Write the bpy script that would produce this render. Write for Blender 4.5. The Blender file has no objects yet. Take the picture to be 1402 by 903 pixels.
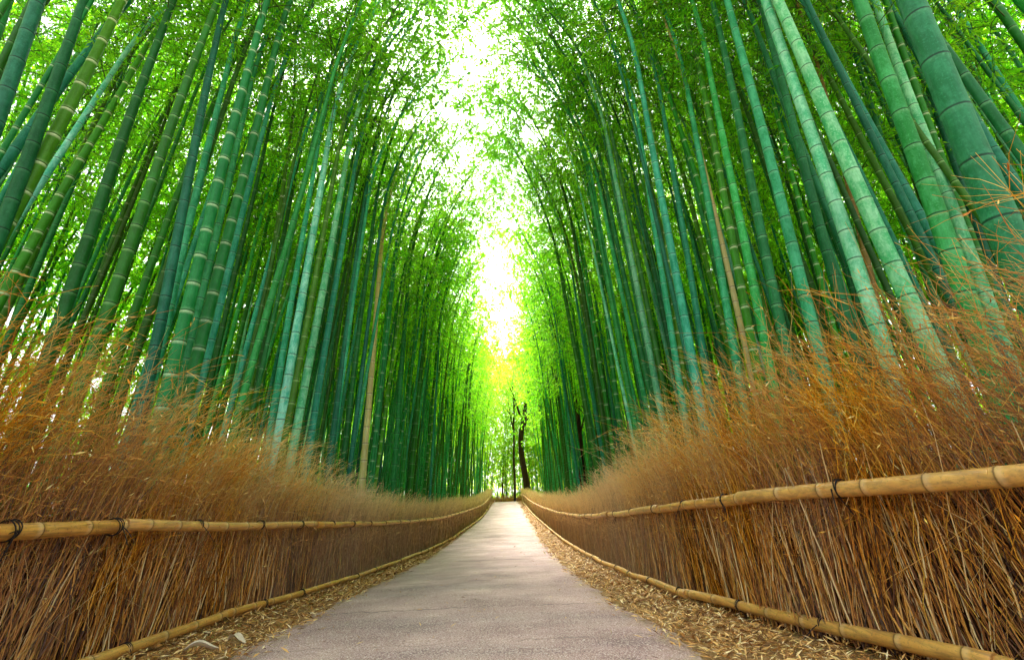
import bpy, math
import numpy as np
from mathutils import Matrix, Vector, Quaternion

rng = np.random.default_rng(7)
S = bpy.context.scene
COL = S.collection
R = math.radians

# ------------------------------------------------------------------ helpers
def tag(o, label=None, cat=None, group=None, kind=None):
    if label: o['label'] = label
    if cat: o['category'] = cat
    if group: o['group'] = group
    if kind: o['kind'] = kind
    return o

def mesh(name, verts, faces, mat=None, attrs=None, smooth=True, mat_idx=None):
    """faces: (n,4) or (n,3) int array"""
    me = bpy.data.meshes.new(name)
    verts = np.asarray(verts, np.float32); faces = np.asarray(faces, np.int32)
    n, k = faces.shape
    me.vertices.add(len(verts)); me.vertices.foreach_set('co', verts.ravel())
    me.loops.add(n * k); me.loops.foreach_set('vertex_index', faces.ravel())
    me.polygons.add(n)
    me.polygons.foreach_set('loop_start', np.arange(0, n * k, k, dtype=np.int32))
    me.polygons.foreach_set('loop_total', np.full(n, k, np.int32))
    if mat is not None:
        for m in (mat if isinstance(mat, (list, tuple)) else [mat]): me.materials.append(m)
    if mat_idx is not None: me.polygons.foreach_set('material_index', np.asarray(mat_idx, np.int32))
    if smooth: me.polygons.foreach_set('use_smooth', np.ones(n, bool))
    for key, val in (attrs or {}).items():
        a = me.attributes.new(key, 'FLOAT', 'POINT'); a.data.foreach_set('value', np.asarray(val, np.float32))
    me.update(calc_edges=True); me.validate()
    return me

def link(name, me, parent=None):
    o = bpy.data.objects.new(name, me); COL.objects.link(o)
    if parent is not None: o.parent = parent
    return o

def empty(name, loc=(0, 0, 0)):
    o = bpy.data.objects.new(name, None); COL.objects.link(o); o.location = loc
    o.empty_display_size = .1
    return o

def unit(v): return v / np.maximum(np.linalg.norm(v, axis=-1, keepdims=True), 1e-9)

def tubes(P, Rad, sides=3, ref=(0.31, 0.95, 0.05)):
    """P (N,K,3) centre lines, Rad (N,K) -> verts, quads"""
    P = np.asarray(P, float); N, K, _ = P.shape
    T = unit(np.gradient(P, axis=1))
    ref = np.broadcast_to(np.asarray(ref, float), T.shape)
    A = unit(np.cross(T, ref)); B = np.cross(T, A)
    ang = np.arange(sides) / sides * 2 * np.pi
    V = P[:, :, None] + (A[:, :, None] * np.cos(ang)[:, None] + B[:, :, None] * np.sin(ang)[:, None]) * Rad[:, :, None, None]
    base = (np.arange(N) * K * sides)[:, None, None] + (np.arange(K - 1) * sides)[None, :, None]
    j = np.arange(sides)[None, None]; j2 = (np.arange(sides) + 1) % sides; j2 = j2[None, None]
    F = np.stack([base + j, base + j2, base + sides + j2, base + sides + j], -1).reshape(-1, 4)
    return V.reshape(-1, 3), F

def merge(parts):
    """[(V,F,attrs)] -> one"""
    Vs, Fs, At, off = [], [], {}, 0
    for V, F, a in parts:
        Vs.append(V); Fs.append(F + off); off += len(V)
        for k_, v in a.items(): At.setdefault(k_, []).append(v)
    return np.concatenate(Vs), np.concatenate(Fs), {k_: np.concatenate(v) for k_, v in At.items()}

def leaves(C, D, W, side, lift=0.0):
    """rhombic leaves: base C (N,3), vector D (N,3) base->tip, width W (N,), side (N,3) unit"""
    M = C + D * 0.42 + np.array([0, 0, 1.]) * (lift * np.linalg.norm(D, axis=1))[:, None]
    V = np.stack([C, M + side * W[:, None] / 2, C + D, M - side * W[:, None] / 2], 1).reshape(-1, 3)
    F = np.arange(len(C) * 4).reshape(-1, 4)
    return V, F

# ------------------------------------------------------------------ ground profile
ZY = [-14, 2.5, 4.5, 6.2, 7.5, 10, 13, 16, 20, 25, 30, 35, 40, 45, 50, 52, 55, 60, 70, 100, 400]
ZZ = [.04, .04, -.025, -.07, -.1, -.16, -.16, -.12, .03, .2, .42, .68, 1.0, 1.35, 1.66, 1.7, 1.66, 1.5, 1.2, 1.2, 1.2]
_yy = np.linspace(-14, 400, 4000)
_zz = np.interp(_yy, ZY, ZZ); _k = np.hanning(15); _zz = np.convolve(np.pad(_zz, 7, 'edge'), _k / _k.sum(), 'valid')
zg = lambda y: np.interp(y, _yy, _zz)
FLy = [-4, 3.5, 4.5, 6.2, 7.5, 9, 11.3, 13, 16, 22, 30, 38, 48, 53]
FLx = [-2.78, -2.73, -2.74, -2.60, -2.52, -2.48, -2.45, -2.34, -2.12, -1.97, -1.74, -1.72, -1.72, -1.75]
FRy = [-4, 1.0, 2.0, 2.5, 2.8, 3.2, 3.8, 4.5, 5.2, 6.2, 7.5, 9.7, 13, 20, 30, 42, 48, 53]
FRx = [3.6, 2.62, 2.30, 2.17, 2.02, 1.90, 1.80, 1.78, 1.74, 1.70, 1.69, 1.74, 1.78, 1.78, 1.76, 1.70, 1.62, 1.6]
fl = lambda y: np.interp(y, FLy, FLx)
fr = lambda y: np.interp(y, FRy, FRx)

# ------------------------------------------------------------------ camera
CAM = np.array([0, 0, .85]); FPX = 600.; CX, CY = 701., 451.5
head, pitch, roll = R(1.403), R(22.3), R(2.3)
Fv = np.array([math.sin(head) * math.cos(pitch), math.cos(head) * math.cos(pitch), math.sin(pitch)])
Rv = np.array([math.cos(head), -math.sin(head), 0]); Uv = np.cross(Rv, Fv)
R2 = Rv * math.cos(roll) - Uv * math.sin(roll); U2 = Uv * math.cos(roll) + Rv * math.sin(roll)
cam = bpy.data.cameras.new('camera'); camo = bpy.data.objects.new('camera', cam); COL.objects.link(camo)
cam.sensor_fit = 'HORIZONTAL'; cam.sensor_width = 36; cam.lens = FPX / 1402 * 36
cam.clip_start = .05; cam.clip_end = 2000
camo.matrix_world = Matrix(((R2[0], U2[0], -Fv[0], CAM[0]), (R2[1], U2[1], -Fv[1], CAM[1]), (R2[2], U2[2], -Fv[2], CAM[2]), (0, 0, 0, 1)))
S.camera = camo
def ray(x, y): return Fv + R2 * (x - CX) / FPX - U2 * (y - CY) / FPX
def px_of(P):
    d = np.asarray(P, float) - CAM; z = d @ Fv
    return CX + FPX * (d @ R2) / z, CY - FPX * (d @ U2) / z, z
def at_depth(x, y, d): return CAM + ray(x, y) * d

# ------------------------------------------------------------------ materials
def nmat(name):
    m = bpy.data.materials.new(name); m.use_nodes = True
    nt = m.node_tree; nt.nodes.clear()
    return m, nt
class NT:
    def __init__(s, nt): s.nt = nt
    def n(s, t, **kw):
        x = s.nt.nodes.new(t)
        for k_, v in kw.items():
            if k_.startswith('i_'): x.inputs[k_[2:].replace('_', ' ')].default_value = v
            else: setattr(x, k_, v)
        return x
    def l(s, a, b): s.nt.links.new(a, b)
    def attr(s, name): return s.n('ShaderNodeAttribute', attribute_name=name).outputs['Fac']
    def mix(s, fac, a, b, blend='MIX'):
        x = s.n('ShaderNodeMix', data_type='RGBA', blend_type=blend)
        for sock, v in ((x.inputs[0], fac), (x.inputs[6], a), (x.inputs[7], b)):
            if isinstance(v, (int, float)): sock.default_value = v
            elif isinstance(v, tuple): sock.default_value = (*v, 1) if len(v) == 3 else v
            else: s.l(v, sock)
        return x.outputs[2]
    def math(s, op, a, b=0.0, clamp=False):
        x = s.n('ShaderNodeMath', operation=op, use_clamp=clamp)
        for sock, v in ((x.inputs[0], a), (x.inputs[1], b)):
            if isinstance(v, (int, float)): sock.default_value = v
            else: s.l(v, sock)
        return x.outputs[0]
    def ramp(s, fac, stops, interp='LINEAR'):
        x = s.n('ShaderNodeValToRGB'); x.color_ramp.interpolation = interp
        e = x.color_ramp.elements
        while len(e) < len(stops): e.new(0.5)
        for el, (p, c) in zip(e, stops): el.position = p; el.color = (*c, 1) if len(c) == 3 else c
        s.l(fac, x.inputs[0]); return x.outputs[0]
    def noise(s, vec, scale, detail=3, rough=.55):
        x = s.n('ShaderNodeTexNoise'); x.inputs['Scale'].default_value = scale
        x.inputs['Detail'].default_value = detail; x.inputs['Roughness'].default_value = rough
        if vec is not None: s.l(vec, x.inputs['Vector'])
        return x.outputs['Fac']
    def mapping(s, vec, scale):
        x = s.n('ShaderNodeMapping'); x.inputs['Scale'].default_value = scale; s.l(vec, x.inputs['Vector']); return x.outputs[0]
    def out(s, sh):
        o = s.n('ShaderNodeOutputMaterial'); s.l(sh, o.inputs['Surface'])
    def bump(s, h, strength=.3, dist=.01):
        x = s.n('ShaderNodeBump'); x.inputs['Strength'].default_value = strength; x.inputs['Distance'].default_value = dist
        s.l(h, x.inputs['Height']); return x.outputs[0]
    def principled(s, col, rough=.5, spec=.5, normal=None):
        x = s.n('ShaderNodeBsdfPrincipled')
        if isinstance(col, tuple): x.inputs['Base Color'].default_value = (*col, 1)
        else: s.l(col, x.inputs['Base Color'])
        x.inputs['Roughness'].default_value = rough; x.inputs['Specular IOR Level'].default_value = spec
        if normal is not None: s.l(normal, x.inputs['Normal'])
        return x.outputs[0]

def culm_material(name, base, pale, ring, groove, patch=.5, ringamt=1.0, rough=.52, hue=.085):
    m, nt = nmat(name); b = NT(nt)
    tc = b.n('ShaderNodeTexCoord').outputs['Object']
    oi = b.n('ShaderNodeObjectInfo').outputs['Random']
    addv = b.n('ShaderNodeVectorMath', operation='ADD'); b.l(tc, addv.inputs[0])
    cmb = b.n('ShaderNodeCombineXYZ'); b.l(b.math('MULTIPLY', oi, 37.), cmb.inputs[0]); b.l(b.math('MULTIPLY', oi, 91.), cmb.inputs[2]); b.l(cmb.outputs[0], addv.inputs[1])
    v = addv.outputs[0]
    n1 = b.noise(b.mapping(v, (9, 9, 4.5)), 1.0, 7, .75)
    n2 = b.noise(b.mapping(v, (60, 60, 2.5)), 1.0, 3, .6)
    n3 = b.noise(v, 55, 2, .6)
    big = b.noise(b.mapping(v, (1, 1, .7)), 1.2, 1)
    f = b.math('MULTIPLY', b.ramp(n1, [(0.43, (0, 0, 0)), (0.60, (1, 1, 1))]), patch)
    col = b.mix(f, base, pale)
    col = b.mix(b.math('MULTIPLY', b.ramp(n3, [(.56, (0, 0, 0)), (.68, (1, 1, 1))]), patch * .8), col, pale)
    dark = tuple(c * .45 for c in base)
    col = b.mix(b.math('MULTIPLY', b.ramp(n2, [(.40, (1, 1, 1)), (.62, (0, 0, 0))]), .20), col, dark)
    col = b.mix(b.math('MULTIPLY', b.ramp(big, [(.35, (1, 1, 1)), (.6, (0, 0, 0))]), .35), col, dark)
    bl = b.attr('bloom'); bl2 = b.math('MULTIPLY', bl, b.math('ADD', b.math('MULTIPLY', n3, .9), ringamt - .45, True), True)
    col = b.mix(bl2, col, ring)
    col = b.mix(b.math('MULTIPLY', b.attr('groove'), .92), col, groove)
    hsv = b.n('ShaderNodeHueSaturation')
    b.l(b.math('ADD', b.math('MULTIPLY', oi, .7), .65), hsv.inputs['Value']); b.l(col, hsv.inputs['Color'])
    b.l(b.math('ADD', b.math('MULTIPLY', b.math('FRACT', b.math('MULTIPLY', oi, 17.3)), hue), .5 - hue * .62), hsv.inputs['Hue'])
    b.out(b.principled(hsv.outputs[0], rough, .22, b.bump(n2, .08, .004)))
    return m

CM = {
 'teal':  culm_material('culm_teal', (.014, .29, .115), (.10, .62, .35), (.26, .68, .44), (.006, .03, .012), .55, .35),
 'pale':  culm_material('culm_pale_teal', (.060, .48, .26), (.36, .84, .60), (.42, .80, .58), (.012, .05, .022), .75, .35),
 'deep':  culm_material('culm_deep_teal', (.008, .165, .066), (.05, .38, .20), (.12, .48, .28), (.004, .015, .008), .45, .3),
 'green': culm_material('culm_green', (.007, .20, .005), (.03, .36, .045), (.60, .86, .52), (.02, .07, .012), .45, .66, .5),
 'dark':  culm_material('culm_dark_green', (.006, .13, .009), (.03, .25, .06), (.16, .46, .16), (.004, .014, .004), .45, .55, .5),
 'tan':   culm_material('culm_tan', (.60, .58, .20), (.78, .78, .42), (.75, .72, .5), (.10, .07, .03), .4, .5, .42, .01),
 'brown': culm_material('culm_brown', (.16, .12, .02), (.28, .22, .05), (.4, .3, .14), (.04, .025, .01), .4, .5, .42, .01),
}

def leaf_material(name, d1, d2, t1, t2, tr=.5):
    m, nt = nmat(name); b = NT(nt)
    r = b.attr('rnd')
    oi = b.n('ShaderNodeObjectInfo').outputs['Random']
    rr = b.math('ADD', b.math('MULTIPLY', r, .75), b.math('MULTIPLY', oi, .25))
    dc = b.mix(rr, d1, d2); tcx = b.mix(rr, t1, t2)
    d = b.n('ShaderNodeBsdfDiffuse'); b.l(dc, d.inputs[0])
    t = b.n('ShaderNodeBsdfTranslucent'); b.l(tcx, t.inputs[0])
    g = b.n('ShaderNodeBsdfGlossy'); g.inputs['Roughness'].default_value = .45; g.inputs['Color'].default_value = (.9, 1, .9, 1)
    a = b.n('ShaderNodeMixShader'); a.inputs[0].default_value = tr; b.l(d.outputs[0], a.inputs[1]); b.l(t.outputs[0], a.inputs[2])
    c = b.n('ShaderNodeMixShader'); c.inputs[0].default_value = .02; b.l(a.outputs[0], c.inputs[1]); b.l(g.outputs[0], c.inputs[2])
    b.out(c.outputs[0]); return m
LEAF = leaf_material('bamboo_leaf', (.008, .15, .005), (.06, .42, .010), (.035, .56, .007), (.62, .99, .025), .68)
LEAF_FAR = leaf_material('sunlit_bamboo_leaf', (.04, .21, .006), (.14, .38, .01), (.28, .80, .012), (.76, .94, .03), .66)  # lighter, yellower leaf copy: sunlit glow of the far end put into the colour
LEAF_TREE = leaf_material('tree_leaf', (.03, .15, .012), (.12, .30, .03), (.12, .46, .02), (.52, .78, .06))

def twig_mat():
    m, nt = nmat('branch_twig'); b = NT(nt)
    b.out(b.principled((.05, .10, .02), .7, .2)); return m
TWIG = twig_mat()

def stalk_material(name, stops, grey_to):
    m, nt = nmat(name); b = NT(nt)
    tc = b.n('ShaderNodeTexCoord').outputs['Object']
    n = b.noise(tc, 45, 2, .6)
    r = b.math('ADD', b.attr('rnd'), b.math('MULTIPLY', b.math('SUBTRACT', n, .5), .5))
    col = b.ramp(r, stops)
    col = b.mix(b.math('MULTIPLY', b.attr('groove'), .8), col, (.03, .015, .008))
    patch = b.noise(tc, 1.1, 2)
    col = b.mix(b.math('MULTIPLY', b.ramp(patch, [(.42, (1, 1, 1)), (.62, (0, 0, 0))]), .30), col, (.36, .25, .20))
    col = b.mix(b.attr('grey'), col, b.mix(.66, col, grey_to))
    b.out(b.principled(col, .7, .06)); return m
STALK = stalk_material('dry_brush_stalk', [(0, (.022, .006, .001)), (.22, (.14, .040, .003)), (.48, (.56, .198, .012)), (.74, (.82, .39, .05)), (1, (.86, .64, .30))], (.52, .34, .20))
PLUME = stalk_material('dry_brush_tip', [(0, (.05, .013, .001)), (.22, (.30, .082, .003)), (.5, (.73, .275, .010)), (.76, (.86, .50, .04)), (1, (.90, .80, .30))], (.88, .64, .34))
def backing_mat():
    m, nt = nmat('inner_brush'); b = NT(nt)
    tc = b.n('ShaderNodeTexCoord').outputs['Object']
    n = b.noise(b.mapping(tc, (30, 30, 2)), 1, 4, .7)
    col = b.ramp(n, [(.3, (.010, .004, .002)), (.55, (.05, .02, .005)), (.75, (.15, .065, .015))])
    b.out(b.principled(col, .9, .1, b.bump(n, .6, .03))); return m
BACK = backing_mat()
def rail_mat():
    m, nt = nmat('yellowed_bamboo_rail'); b = NT(nt)
    tc = b.n('ShaderNodeTexCoord').outputs['Object']
    n = b.noise(tc, 6, 5, .65); n2 = b.noise(b.mapping(tc, (40, 3, 40)), 1, 4, .65); n3 = b.noise(tc, 70, 2, .7)
    oi = b.n('ShaderNodeObjectInfo').outputs['Random']
    col = b.mix(b.ramp(n, [(.35, (0, 0, 0)), (.7, (1, 1, 1))]), (.60, .25, .028), (.78, .42, .085))
    col = b.mix(b.math('MULTIPLY', b.ramp(n2, [(.36, (1, 1, 1)), (.56, (0, 0, 0))]), .75), col, (.20, .085, .018))
    col = b.mix(b.math('MULTIPLY', b.ramp(n3, [(.58, (0, 0, 0)), (.68, (1, 1, 1))]), .6), col, (.14, .07, .025))
    col = b.mix(b.math('MULTIPLY', oi, .35), col, (.74, .47, .18))
    col = b.mix(b.math('MULTIPLY', b.attr('bloom'), .35), col, (.74, .58, .34))
    col = b.mix(b.math('MULTIPLY', b.attr('groove'), .85), col, (.06, .03, .012))
    b.out(b.principled(col, .45, .4, b.bump(n2, .15, .004))); return m
RAIL = rail_mat()
def simple(name, c, rough=.7, spec=.2):
    m, nt = nmat(name); b = NT(nt)
    tc = b.n('ShaderNodeTexCoord').outputs['Object']
    n = b.noise(tc, 12, 4, .65)
    b.out(b.principled(b.mix(n, tuple(x * .6 for x in c), tuple(min(1, x * 1.4) for x in c)), rough, spec, b.bump(n, .3, .01))); return m
TIE = simple('dark_cord', (.018, .014, .012), .6)
SHEATH = simple('dry_sheath', (.62, .52, .36), .6)
def bark_mat():
    m, nt = nmat('tree_bark'); b = NT(nt)
    tc = b.n('ShaderNodeTexCoord').outputs['Object']
    n = b.noise(b.mapping(tc, (7, 7, 1.5)), 1, 6, .7)
    b.out(b.principled(b.ramp(n, [(.3, (.010, .007, .004)), (.7, (.07, .045, .022))]), .85, .2, b.bump(n, .8, .06))); return m
BARK = bark_mat()

def asphalt_mat():
    m, nt = nmat('worn_path_asphalt'); b = NT(nt)
    tc = b.n('ShaderNodeTexCoord').outputs['Object']
    fine = b.noise(tc, 95, 2, .8); mid = b.noise(tc, 38, 3, .7); big = b.noise(tc, 1.1, 4, .6); bands = b.noise(b.mapping(tc, (.35, 1.3, 1)), 1, 3, .6)
    col = b.ramp(big, [(.30, (.24, .135, .132)), (.48, (.39, .238, .226)), (.68, (.54, .355, .325))])
    col = b.mix(b.math('MULTIPLY', b.ramp(bands, [(.35, (1, 1, 1)), (.5, (0, 0, 0))]), .42), col, (.19, .135, .14))
    col = b.mix(b.ramp(fine, [(.36, (.85, .85, .85)), (.48, (0, 0, 0))]), col, (.07, .052, .052))
    col = b.mix(b.ramp(fine, [(.55, (0, 0, 0)), (.64, (.85, .85, .85))]), col, (.72, .63, .58))
    col = b.mix(b.ramp(mid, [(.62, (0, 0, 0)), (.74, (.45, .45, .45))]), col, (.58, .50, .46))
    # transverse joints / cracks: wobbling lines across the path
    sep = b.n('ShaderNodeSeparateXYZ'); b.l(tc, sep.inputs[0])
    wob = b.math('MULTIPLY', b.math('SUBTRACT', b.noise(b.mapping(tc, (1.6, .2, 1)), 1, 4, .7), .5), .55)
    y = b.math('ADD', sep.outputs[1], wob)
    for y0, wd, amt in ((4.95, .022, .9), (7.1, .03, .6), (10.6, .07, .8), (13.3, .12, .6), (17.5, .14, .5), (3.55, .015, .6)):
        d = b.math('ABSOLUTE', b.math('SUBTRACT', y, y0))
        mask = b.math('SUBTRACT', 1.0, b.math('DIVIDE', d, wd), True)
        brk = b.ramp(b.noise(tc, 2.3, 3, .6), [(.38, (0, 0, 0)), (.55, (1, 1, 1))])
        col = b.mix(b.math('MULTIPLY', b.math('MULTIPLY', mask, brk), amt), col, (.06, .045, .045))
    # dusty brown border: the litter ground into the edge
    e = b.math('ADD', b.attr('edge'), b.math('MULTIPLY', b.math('SUBTRACT', b.noise(tc, 3.2, 5, .7), .5), .55))
    col = b.mix(b.ramp(e, [(.80, (0, 0, 0)), (1.05, (.7, .7, .7))]), col, (.34, .23, .12))
    hgt = b.math('ADD', b.math('MULTIPLY', fine, 1.0), b.math('MULTIPLY', mid, .6))
    b.out(b.principled(col, .85, .25, b.bump(hgt, .5, .006))); return m
ASPH = asphalt_mat()
def soil_mat():
    m, nt = nmat('leaf_strewn_soil'); b = NT(nt)
    tc = b.n('ShaderNodeTexCoord').outputs['Object']
    n = b.noise(tc, 14, 6, .75); n2 = b.noise(tc, 70, 3, .7)
    col = b.ramp(n, [(.3, (.12, .06, .022)), (.55, (.34, .19, .075)), (.75, (.52, .33, .14))])
    col = b.mix(b.ramp(n2, [(.5, (0, 0, 0)), (.7, (.7, .7, .7))]), col, (.45, .32, .16))
    b.out(b.principled(col, .9, .15, b.bump(b.math('ADD', n, n2), .8, .02))); return m
SOIL = soil_mat()
def litter_mat():
    m, nt = nmat('fallen_leaf'); b = NT(nt)
    col = b.ramp(b.attr('rnd'), [(0, (.10, .036, .006)), (.25, (.34, .145, .028)), (.55, (.62, .32, .085)), (.85, (.76, .51, .20)), (1, (.84, .70, .42))])
    b.out(b.principled(col, .65, .25)); return m
LITTER = litter_mat()

# ------------------------------------------------------------------ sky and sun
SUN_EL, SUN_AZ = R(52), R(-8)          # azimuth from +Y towards +X
w = bpy.data.worlds.new('World'); S.world = w; w.use_nodes = True
wn = w.node_tree; bg = wn.nodes['Background']
sky = wn.nodes.new('ShaderNodeTexSky'); sky.sky_type = 'NISHITA'; sky.sun_disc = False
sky.sun_elevation = SUN_EL; sky.sun_rotation = SUN_AZ; sky.dust_density = 6.0; sky.air_density = 1.0; sky.ozone_density = 1.0
hs = wn.nodes.new('ShaderNodeHueSaturation'); hs.inputs['Saturation'].default_value = .30
wn.links.new(sky.outputs[0], hs.inputs['Color']); wn.links.new(hs.outputs[0], bg.inputs[0]); bg.inputs[1].default_value = .15
sl = bpy.data.lights.new('sun', 'SUN'); so = bpy.data.objects.new('sun', sl); COL.objects.link(so)
sl.energy = 5.0; sl.angle = R(14); sl.color = (1, .97, .88)
sd = Vector((math.sin(SUN_AZ) * math.cos(SUN_EL), math.cos(SUN_AZ) * math.cos(SUN_EL), math.sin(SUN_EL)))
so.rotation_euler = sd.to_track_quat('Z', 'Y').to_euler(); so.location = (0, 20, 40)

# ------------------------------------------------------------------ ground, path
def build_ground():
    xs = np.concatenate([[-400, -150, -60, -30, -18, -12, -9, -7, -5.5, -4.5, -3.8, -3.2], np.arange(-2.8, 2.81, .2), [3.2, 3.8, 4.5, 5.5, 7, 9, 12, 18, 30, 60, 150, 400]])
    ys = np.concatenate([[-400, -100, -40], np.arange(-14, 60.1, .5), [62, 65, 70, 80, 100, 150, 400]])
    X, Y = np.meshgrid(xs, ys)
    amp = np.clip((np.abs(X) - 3.0) / 3, 0, 1)
    Z = zg(Y) + amp * (.10 * np.sin(X * 1.3 + Y * .7) + .08 * np.sin(Y * 1.9 - X * .6))
    V = np.stack([X, Y, Z], -1).reshape(-1, 3); nx, ny = len(xs), len(ys)
    i, j = np.meshgrid(np.arange(nx - 1), np.arange(ny - 1)); a = (j * nx + i).ravel()
    F = np.stack([a, a + 1, a + nx + 1, a + nx], -1)
    return tag(link('ground', mesh('ground', V, F, SOIL)), kind='structure')
build_ground()

PEy = [-14, 3.5, 4.6, 5.7, 8, 13, 21, 33, 47, 54, 58]
PLx = [-1.79, -1.79, -1.83, -1.86, -1.86, -1.88, -1.78, -1.69, -1.44, -1.5, -2.0]
PRx = [1.10, 1.09, 1.03, .99, .98, 1.0, 1.08, 1.15, 1.15, 1.0, .6]
pl = lambda y: np.interp(y, PEy, PLx); pr = lambda y: np.interp(y, PEy, PRx)
def build_path():
    ys = np.concatenate([np.arange(-14, 2, .5), np.arange(2, 12, .06), np.arange(12, 58.1, .25)])
    n = 15
    jl = np.convolve(rng.normal(0, .09, len(ys)), np.ones(5) / 5, 'same'); jr = np.convolve(rng.normal(0, .09, len(ys)), np.ones(5) / 5, 'same')
    L = pl(ys) + jl - .22; Rr = pr(ys) + jr + .17
    u = np.linspace(0, 1, n)
    X = L[:, None] * (1 - u) + Rr[:, None] * u; Y = np.repeat(ys[:, None], n, 1)
    Z = zg(Y) + .014 + .02 * (1 - (2 * u - 1) ** 2)
    Z[:, 0] -= .03; Z[:, -1] -= .03
    e = np.abs(2 * u - 1) * (1 + 0 * X)
    V = np.stack([X, Y, Z], -1).reshape(-1, 3); ny = len(ys)
    i, j = np.meshgrid(np.arange(n - 1), np.arange(ny - 1)); a = (j * n + i).ravel()
    F = np.stack([a, a + 1, a + n + 1, a + n], -1)
    tag(link('path', mesh('path', V, F, ASPH, {'edge': e.ravel()})), kind='structure')
build_path()

def build_litter():
    parts = []
    def scatter(n, y, x, size):
        a = rng.uniform(0, 2 * np.pi, n); L = size * rng.uniform(.6, 1.3, n)
        tilt = rng.normal(0, .28, n)
        D = np.stack([np.cos(a) * np.cos(tilt), np.sin(a) * np.cos(tilt), np.abs(np.sin(tilt))], -1) * L[:, None]
        C = np.stack([x, y, zg(y) + rng.uniform(.004, .05, n)], -1)
        onp = (x > pl(y) - .14) & (x < pr(y) + .10)
        C[onp, 2] = zg(y[onp]) + .036
        side = unit(np.cross(D, np.array([0, 0, 1.])) + rng.normal(0, .35, (n, 3)) * L[:, None])
        V, F = leaves(C, D, L * rng.uniform(.10, .22, n), side, .04)
        parts.append((V, F, {'rnd': np.repeat(rng.uniform(0, 1, n), 4)}))
    for s in (-1, 1):
        for y0, y1, dens, size in ((1.0, 4.5, 1500, .062), (4.5, 8, 900, .075), (8, 16, 330, .10), (16, 30, 100, .15), (30, 52, 40, .22)):
            n = int((y1 - y0) * dens); y = rng.uniform(y0, y1, n)
            a, b = (pl(y) - .10, fl(y)) if s < 0 else (pr(y) + .08, fr(y))
            t = rng.beta(1.4, 1.1, n); x = a + (b - a) * (t * 1.16 - .15 - rng.exponential(.06, n) - .10 * (np.sin(y * 3.1) * np.sin(y * 1.3 + 1)))
            scatter(n, y, x, size)
    n = 260; y = 1.5 + rng.beta(1, 2.2, n) * 22; e = rng.beta(.6, .6, n); x = pl(y) * (1 - e) + pr(y) * e
    scatter(n, y, x, .05)
    V, F, A = merge(parts)
    tag(link('fallen_leaves', mesh('fallen_leaves', V, F, LITTER, A, smooth=False)), 'dry tan bamboo leaves lying along both edges of the path', 'leaf litter', kind='stuff')
build_litter()

def build_sheath(x, y, z, ang, L, W, label):
    u = np.linspace(0, 1, 9); v = np.linspace(-1, 1, 5)
    Uu, Vv = np.meshgrid(u, v, indexing='ij')
    wd = W * np.sin(np.pi * np.clip(Uu * .93 + .05, 0, 1)) ** .6
    X = (Uu - .5) * L; Y = Vv * wd; Z = .25 * wd * Vv ** 2 * 3 + .02 * np.sin(Uu * 5)
    c, s = math.cos(ang), math.sin(ang)
    V = np.stack([X * c - Y * s, X * s + Y * c, Z], -1).reshape(-1, 3); V2 = V + np.array([0, 0, .004])
    i, j = np.meshgrid(np.arange(8), np.arange(4), indexing='ij'); a = (i * 5 + j).ravel()
    F = np.stack([a, a + 5, a + 6, a + 1], -1)
    o = link('culm_sheath', mesh('culm_sheath', np.concatenate([V, V2]), np.concatenate([F[:, ::-1], F + 45]), SHEATH))
    o.location = (x, y, z); tag(o, label, 'bamboo sheath', 'fallen bamboo sheaths')
build_sheath(-2.12, 3.62, zg(3.6) + .05, .5, .20, .035, 'pale torn bamboo sheath lying flat in the litter at the path edge')
build_sheath(-2.0, 3.83, zg(3.8) + .05, -.3, .16, .028, 'small curled cream sheath just beyond the torn one in the litter')

# ------------------------------------------------------------------ brushwood fences with bamboo rails
def pole(P0, P1, r0, r1, seg=.27, sides=14, sag=.0, jseed=0):
    """a bamboo pole with nodes between two points (world space verts)"""
    P0, P1 = np.asarray(P0, float), np.asarray(P1, float); L = np.linalg.norm(P1 - P0)
    nodes = np.arange(seg * rng.uniform(.3, .9), L, seg * 1.0) + 0.0
    nodes = nodes + rng.normal(0, .015, len(nodes))
    s, rr, bl, gr = [0, .004], [.9, 1.0], [0, 0], [.4, 0]
    for q in nodes:
        if q < .06 or q > L - .06: continue
        for ds, k_, b_, g_ in ((-.04, 1, 0, 0), (-.018, 1.0, .8, 0), (-.007, 1.07, .6, .1), (0, 1.02, 0, 1), (.006, 1.06, 0, .3), (.022, 1, 0, 0)):
            s.append(q + ds); rr.append(k_); bl.append(b_); gr.append(g_)
    s += [L - .004, L]; rr += [1.0, .9]; bl += [0, 0]; gr += [0, .4]
    s = np.array(s); t = s / L
    C = P0 + (P1 - P0) * t[:, None]; C[:, 2] -= sag * 4 * t * (1 - t)
    C[:, 0] += .008 * np.sin(t * 5 + jseed); C[:, 2] += .006 * np.sin(t * 7 + jseed * 2)
    rad = (r0 + (r1 - r0) * t) * np.array(rr)
    V, F = tubes(C[None], rad[None], sides)
    K = len(s)
    V = np.concatenate([V, C[:1], C[-1:]]); nv = K * sides
    j = np.arange(sides); j2 = (j + 1) % sides
    cap = np.concatenate([np.stack([np.full(sides, nv), j2, j, j], -1), np.stack([np.full(sides, nv + 1), (K - 1) * sides + j, (K - 1) * sides + j2, (K - 1) * sides + j2], -1)])
    tri = cap[:, :3]
    at = lambda q: np.concatenate([np.repeat(q, sides), [1 * (q[0]), q[-1]]])
    return V, F, tri, {'bloom': at(np.array(bl)), 'groove': at(np.array(gr))}

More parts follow.
